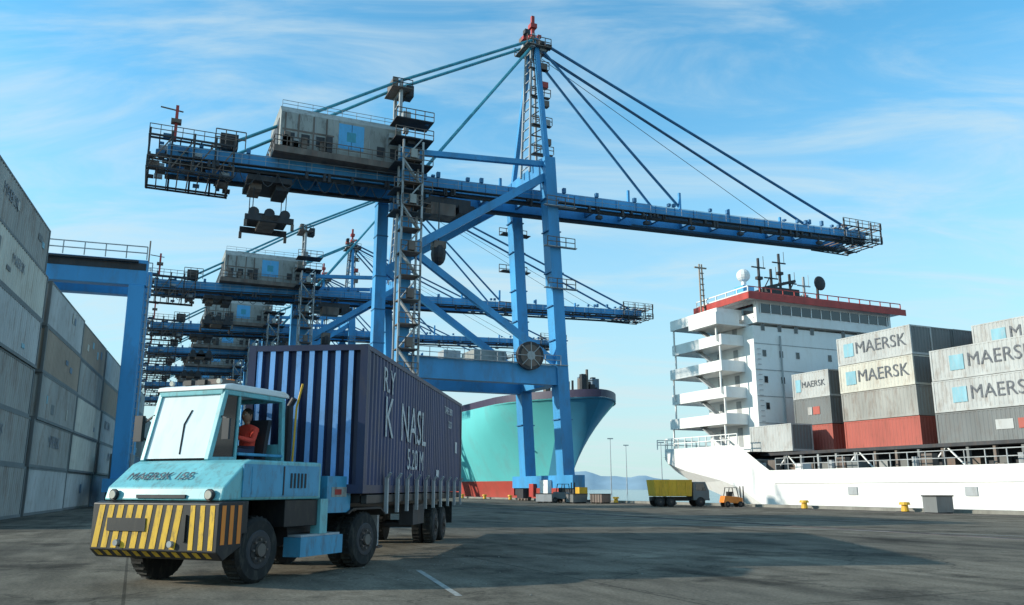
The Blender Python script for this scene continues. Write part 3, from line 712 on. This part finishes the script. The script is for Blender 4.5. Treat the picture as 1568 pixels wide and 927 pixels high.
a.box(-.35,.35,.6,1.9,.55,1.3,DARK); a.box(-.35,.35,5.28,5.4,.63,.93,BLACK)
a.cyl((-1,1.2,.5),(1,1.2,.5),.09,DARK,10); a.cyl((-.7,4.3,.52),(.7,4.3,.52),.12,DARK,10); a.sphere((0,4.3,.52),.26,DARK)
for x in (-.9,.9): a.box(x-.3,x+.3,.56,.75,.8,1.3,BLACK)
a.box(.45,1.15,1.75,2.7,.85,1.30,BLACK)
a.box(-1.15,-.45,1.75,2.7,.85,1.30,BLACK)
a.cyl((-.45,4.25,1.14),(.45,4.25,1.14),.12,DARK,10); a.cyl((0,4.25,1.18),(0,4.25,1.26),.48,BROWN,20)
a.box(-.9,.9,2.75,2.93,.96,1.5,BLACK)
a.obj('chassis',tr,bevel=.01)
a=MB()
for s in (-1,1):
    wheel(a,s*.82,s*1.13,1.15,.52)
    wheel(a,s*.62,s*.88,4.3,.52); wheel(a,s*.91,s*1.18,4.3,.52)
a.obj('wheels',tr)
a=MB()
a.prism([(2.15,.33),(3.45,.33),(3.45,.66),(2.15,.66)],.86,1.22,TBLUE); a.box(.9,1.18,2.2,3.4,.662,.70,GALV)
a.box(.45,1.16,2.96,3.75,1.05,1.72,TBLUE); a.box(1.161,1.168,3.1,3.6,1.34,1.52,MARK); a.box(1.169,1.174,3.2,3.42,1.38,1.48,RED)
a.cyl((.62,2.25,.72),(.62,3.4,.72),.24,DARK,14)
a.box(1.0,1.2,2.72,2.95,.7,1.31,TEAL)
for s in (-1,1): a.prism([(3.62,1.05),(3.8,1.13),(4.8,1.13),(5.0,1.0),(5.0,.96),(4.8,1.09),(3.8,1.09),(3.62,1.01)],s*.6,s*1.22,BLACK)
a.box(-1.1,-.5,2.96,3.9,.7,1.6,DARK)
a.obj('fuel_tank_and_battery_box',tr,bevel=.02)
# cab
a=MB(); X0,X1=-1.12,.27
def pill(p,q,w=.09): a.beam(p,q,w,w,TEAL)
zr=3.12
for x in (X0,X1):
    pill((x,.78,1.95),(x,1.08,zr)); pill((x,2.72,1.9),(x,2.65,zr)); pill((x,1.42,1.95),(x,1.45,zr),.06)
    a.beam((x,1.04,zr),(x,2.68,zr),.085,.085,TEAL); a.beam((x,.8,1.97),(x,1.42,1.99),.07,.08,TEAL)
a.beam((X0,1.06,zr),(X1,1.06,zr),.08,.08,TEAL); a.beam((X0,2.68,zr),(X1,2.68,zr),.08,.08,TEAL)
a.box(X0+.05,X1-.05,2.66,2.72,1.955,2.3,TEAL)
a.beam((X1+.04,1.46,2.08),(X1+.04,2.68,2.08),.05,.05,TBLUE)
a.obj('cab_frame',tr,bevel=.012)
a=MB()
a.prism([(1.0,zr+.045),(1.02,zr+.12),(1.2,zr+.16),(2.65,zr+.16),(2.78,zr+.11),(2.8,zr+.045)],X0-.06,X1+.06,WHITE2)
a.obj('cab_roof',tr,bevel=.02)
a=MB()
a.box(-.9,-.55,1.3,1.6,zr+.163,zr+.26,DARK); a.box(-.2,.1,1.15,1.5,zr+.163,zr+.25,BROWN); a.cyl((-.35,1.9,zr+.16),(-.35,1.9,zr+.34),.08,ORG,12)
for x in (-.95,.1): a.cyl((x,1.08,zr+.20),(x,1.13,zr+.20),.045,LAMPG,10)
for x in (-.6,-.3): a.box(x-.08,x+.08,1.1,1.2,zr+.15,zr+.24,BLACK)
a.cyl((.15,3.05,1.6),(.15,3.05,3.05),.07,DARK,12); a.cyl((.15,3.05,3.05),(.25,3.05,3.2),.06,DARK,12)
a.cyl((.35,2.95,1.9),(.42,2.9,3.0),.02,YEL2,6);a.cyl((.42,2.9,3.0),(.55,2.88,3.45),.02,YEL2,6)
a.beam((X0-.3,.95,2.6),(X0,.95,2.75),.03,.03,DARK); a.box(X0-.42,X0-.24,.9,.97,2.3,2.75,DARK)
a.beam((X1+.02,1.0,2.7),(X1+.22,.92,2.65),.03,.03,DARK); a.box(X1+.16,X1+.30,.88,.93,2.3,2.65,DARK)
a.beam((-.35,.79,2.06),(-.42,.92,2.58),.025,.02,BLACK); a.beam((-.42,.92,2.58),(-.33,.985,2.82),.03,.02,BLACK)
a.beam((X1+.06,1.7,1.4),(X1+.06,1.7,2.0),.03,.03,GALV)
for k in range(7):
    t=k/6; a.cyl((.05+.1*t,2.95+.25*t,2.2-.9*math.sin(t*2.2)),(.05+.1*(t+.16),2.95+.25*(t+.16),2.2-.9*math.sin((t+.16)*2.2)),.022,RED if k%2 else BLACK,6)
a.obj('cab_fittings',tr)
a=MB()
a.add([(X0+.045,.775,1.99),(X1-.045,.775,1.99),(X1-.045,1.055,3.08),(X0+.045,1.055,3.08)],[(0,1,2,3)],WSCREEN)
a.obj('windscreen',tr)
a=MB()
a.add([(X1,.83,2.02),(X1,1.40,2.02),(X1,1.42,3.07),(X1,1.11,3.07)],[(0,1,2,3)],GLASS)
a.add([(X0,.83,2.02),(X0,1.40,2.02),(X0,1.42,3.07),(X0,1.11,3.07)],[(0,1,2,3)],GLASS)
a.add([(X0,1.50,2.02),(X0,2.62,2.02),(X0,2.60,3.07),(X0,1.50,3.07)],[(0,1,2,3)],GLASS)
a.obj('side_glass',tr)
a=MB()
a.box(-.45,.15,1.98,2.42,1.953,2.02,DARK); a.prism([(2.36,1.96),(2.46,1.96),(2.60,2.75),(2.50,2.75)],-.40,.10,DARK)
a.box(X0+.1,X1-.1,.85,1.15,1.953,2.02,DARK)
for k in range(16):
    t0=2*math.pi*k/16;t1=2*math.pi*(k+1)/16; r=.2
    c=Vector((-.15,1.55,2.38)); ex=Vector((1,0,0)); ey=Vector((0,.55,-.83)).normalized()
    a.beam(c+ex*r*math.cos(t0)+ey*r*math.sin(t0),c+ex*r*math.cos(t1)+ey*r*math.sin(t1),.03,.03,BLACK)
a.beam((-.15,1.55,2.38),(-.15,1.3,1.96),.05,.05,BLACK)
a.obj('seat_and_steering',tr)

# driver (sitting, hands on the wheel)
dr=empty('driver'); dr.parent=tr; dr.location=(-.15,2.22,2.13)
def skin_obj(name,verts,edges,radii,mat,parent,sub=2,root=0):
    me=bpy.data.meshes.new(name); me.from_pydata(verts,edges,[]); o=bpy.data.objects.new(name,me); scn.collection.objects.link(o); o.parent=parent
    o.modifiers.new('skin','SKIN')
    for i,r in enumerate(radii): me.skin_vertices[0].data[i].radius=(r,r)
    me.skin_vertices[0].data[root].use_root=True
    s=o.modifiers.new('sub','SUBSURF'); s.levels=sub; s.render_levels=sub
    me.materials.append(mat)
    return o
try:
    V=[(0,0,0),(0,.02,.18),(0,.02,.34),(0,0,.46),(0,-.02,.54),
       (.18,0,.41),(.25,-.14,.20),(.17,-.46,.26),(-.18,0,.41),(-.25,-.14,.20),(-.17,-.46,.26)]
    E=[(0,1),(1,2),(2,3),(3,4),(3,5),(5,6),(6,7),(3,8),(8,9),(9,10)]
    skin_obj('jacket',V,E,[.15,.15,.17,.12,.06,.075,.058,.042,.075,.058,.042],VEST,dr)
    V=[(0,0,0),(.11,-.12,-.02),(.14,-.50,.03),(.14,-.60,-.12),(-.11,-.12,-.02),(-.14,-.50,.03),(-.14,-.60,-.12)]
    E=[(0,1),(1,2),(2,3),(0,4),(4,5),(5,6)]
    skin_obj('trousers',V,E,[.14,.09,.07,.05,.09,.07,.05],TROU,dr)
    for s in (-1,1):
        V=[(s*.17,-.46,.26),(s*.168,-.54,.28)];E=[(0,1)];Rr=[.032,.036]
        for k in range(4):
            b0=len(V); x=s*(.165+(k-1.5)*.020); V+=[(x,-.58,.295),(x,-.615,.28),(x,-.61,.25)]; E+=[(1,b0),(b0,b0+1),(b0+1,b0+2)]; Rr+=[.011,.0095,.008]
        b0=len(V); V+=[(s*.12,-.54,.30),(s*.11,-.58,.29)]; E+=[(1,b0),(b0,b0+1)]; Rr+=[.012,.010]
        skin_obj('hand',V,E,Rr,SKIN,dr,1)
except Exception as ex:
    print('driver issue',ex)
a=MB()
a.sphere((0,-.03,.68),.115,SKIN,16,12,(.78,.92,1.12)); a.sphere((0,-.01,.715),.118,HAIR,16,10,(.82,.95,.92))
a.sphere((0,-.135,.67),.018,SKIN,8,6,(.8,1,1.5))
for s in (-1,1):
    a.sphere((s*.035,-.118,.695),.013,WHITE2,8,6); a.sphere((s*.035,-.128,.695),.007,HAIR,8,6); a.sphere((s*.093,-.02,.68),.025,SKIN,8,6,(.4,.8,1.2))
a.box(-.025,.025,-.131,-.122,.623,.63,RED)
a.cyl((0,-.01,.52),(0,-.02,.60),.052,SKIN,12)
a.obj('head',dr,smooth=True)

# ---------------------------------------------------------------- trailer + container
CRt=-R(5.4); te=empty('container_trailer',(-4.07,16.35,0),CRt)
a=MB()
for x in (-.5,.5): a.box(x-.07,x+.07,.3,12.2,1.0,1.38,BLACK)
for y in (.4,3,5,7,9,11,12.1): a.box(-1.08,1.08,y-.08,y+.08,1.22,1.385,BLACK)
for s in (-1,1): a.box(s*1.1,s*1.22,.3,12.2,1.2,1.37,BLACK)
a.obj('chassis_frame',te,bevel=.01)
a=MB()
for y in [1.6,2.6,3.6,4.7,5.8,6.9,8.0,9.2,10.4,11.6]:
    for s in (-1,1):
        a.prism([(y,.98),(y+.12,.98),(y+.12,1.72),(y,1.72)],s*1.245,s*1.31,GALV)
        a.beam((s*1.28,y+.06,1.7),(s*1.36,y+.06,1.82),.12,.04,GALV)
for s in (-1,1):
    a.box(s*.62,s*.78,2.9,3.06,.25,1.0,GALV); a.box(s*.55,s*.85,2.8,3.16,.2,.25,DARK)
    a.beam((s*.7,3.0,.5),(s*.5,4.2,1.1),.06,.06,DARK)
a.obj('container_guides_and_landing_legs',te)
a=MB()
for y in (8.0,9.3):
    a.cyl((-1,y,.5),(1,y,.5),.08,DARK,10)
    for s in (-1,1): wheel(a,s*.58,s*.84,y,.5); wheel(a,s*.88,s*1.15,y,.5)
a.box(-.9,.9,7.6,9.7,.8,.995,DARK); a.box(-1.2,-.75,10.5,10.53,.45,1.1,RUBBER); a.box(.75,1.2,10.5,10.53,.45,1.1,RUBBER)
a.box(.75,1.1,5.2,6.6,.6,1.1,DARK); a.box(-.6,.6,.6,2.4,.75,.995,DARK)
a.obj('axles_and_wheels',te)
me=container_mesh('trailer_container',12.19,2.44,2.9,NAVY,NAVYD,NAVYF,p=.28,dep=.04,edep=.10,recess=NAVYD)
sc=bpy.data.objects.new('shipping_container',me); scn.collection.objects.link(sc); sc.location=(-4.07,16.35,1.4); sc.rotation_euler=(0,0,CRt)
for body,y,z,s in (('R.Y',1.3,2.35,.75),('K  NASL',1.5,1.55,1.25),('5.20 M',3.8,.75,.7),('TARE 3890',8.8,2.4,.3),('22G1',9.5,2.0,.3)):
    text('container_lettering',body,(1.225,y,z),s,AX_POSX,sc,TXTW)
a=MB()
for (y,z,h) in ((10.8,1.2,.35),(7.6,.4,.2)): a.box(1.223,1.228,y,y+.4,z,z+h,TXTW)
a.obj('placards',sc)

# ---------------------------------------------------------------- vehicles on the quay
def wpos(v,u,z=0): return (math.cos(QR)*v-math.sin(QR)*u,math.sin(QR)*v+math.cos(QR)*u,z)
def small_truck(name,v,u,rot,body,sc_=1.0,cabm=CD):
    ee=empty(name,wpos(v,u),rot); ee.scale=(sc_,)*3
    a=MB()
    a.prism([(0,.6),(0,1.5),(.35,2.4),(1.7,2.4),(1.7,.6)],-1,1,cabm)
    a.obj('cab',ee,bevel=.06)
    a=MB(); a.prism([(.03,1.55),(.33,2.3),(.31,2.3),(.01,1.55)],-.85,.85,GLASS)
    for s in (-1,1): a.prism([(.35,1.55),(.6,2.25),(1.4,2.25),(1.4,1.55)],s*1.0,s*1.012,GLASS)
    a.box(-.9,.9,-.05,-.003,.6,.8,BLACK)
    a.obj('windows',ee)
    a=MB(); a.prism([(1.9,1.0),(1.8,2.6),(5.8,2.6),(5.6,1.0)],-1.15,1.15,body)
    for y in (2.4,3.3,4.2,5.1): a.box(-1.2,1.2,y,y+.12,1.0,2.5,body)
    a.obj('tipper_body',ee,bevel=.03)
    a=MB(); a.box(-.4,.4,.2,5.8,.55,.95,BLACK)
    for y in (.95,4.0,5.1):
        for s in (-1,1): wheel(a,s*.7,s*1.02,y,.48)
    a.obj('chassis_and_wheels',ee)
small_truck('dump_truck',44.2,59.0,QR+R(75),YEL2,.84)
def forklift(name,v,u,rot,body,s_=1):
    ee=empty(name,wpos(v,u),rot); ee.scale=(s_,)*3
    a=MB(); a.prism([(0,.4),(0,1.0),(.7,1.15),(2.2,1.25),(2.4,.5)],-.55,.55,body)
    a.obj('body',ee,bevel=.05)
    a=MB()
    for x in (-.5,.5): a.beam((x,.5,1.0),(x,.7,2.1),.07,.07,BLACK); a.beam((x,1.8,1.2),(x,1.6,2.1),.07,.07,BLACK); a.beam((x*.7,-.2,.1),(x*.7,-.2,2.3),.1,.1,DARK); a.box(x*.6-.06,x*.6+.06,-1.2,-.2,.1,.16,DARK)
    a.box(-.55,.55,.65,1.65,2.1,2.16,BLACK); a.box(-.3,.3,1.1,1.6,1.2,1.7,BLACK)
    for y in (.3,1.9):
        for s in (-1,1): wheel(a,s*.4,s*.6,y,.33)
    a.obj('mast_and_guard',ee)
forklift('forklift',45.0,55.5,QR+R(80),ORG,.72)
forklift('forklift',41.5,78,QR+R(30),CD,.9)
for (v,u,m) in ((41,76,CD),(42.6,74,BROWN),(40,81,GALV)):
    a=MB(); a.box(-.9,.9,-.6,.6,.12,.9,m); a.box(-.95,.95,-.65,.65,.9,.96,BLACK)
    for x in (-.7,0,.7): a.box(x-.06,x+.06,-.6,.6,0,.12,BLACK)
    for x in (-.6,-.2,.2,.6): a.box(x-.03,x+.03,-.63,-.601,.15,.88,BLACK)
    a.obj('lashing_bin',loc=wpos(v,u),rot=QR+v)
for k in range(2,14):
    u=k*9+4
    a=MB(); a.cyl((0,0,0),(0,0,.45),.25,YEL2,12,.2); a.cyl((0,0,.45),(0,0,.62),.36,YEL2,12,.3); a.box(-.4,.4,-.4,.4,0.001,.04,DARK)
    a.obj('mooring_bollard',loc=wpos(45.6,u))
a=MB(); a.box(-.7,.7,-.5,.5,.06,1.0,CD); a.box(-.75,.75,-.55,.55,1.0,1.08,BLACK); a.box(-.6,-.4,-.5,.5,0,.06,BLACK); a.box(.4,.6,-.5,.5,0,.06,BLACK)
a.obj('electrical_cabinet',loc=wpos(45,37),rot=QR)
for (x,y,h) in ((75,640,38),(95,700,36),(110,620,34),(60,820,40)):
    a=MB(); a.cyl((0,0,-3),(0,0,h),.45,GALV,8,.2); a.box(-2.2,2.2,-.5,.5,h,h+.8,GALV); a.obj('light_mast',loc=(x,y,0))
print('done')
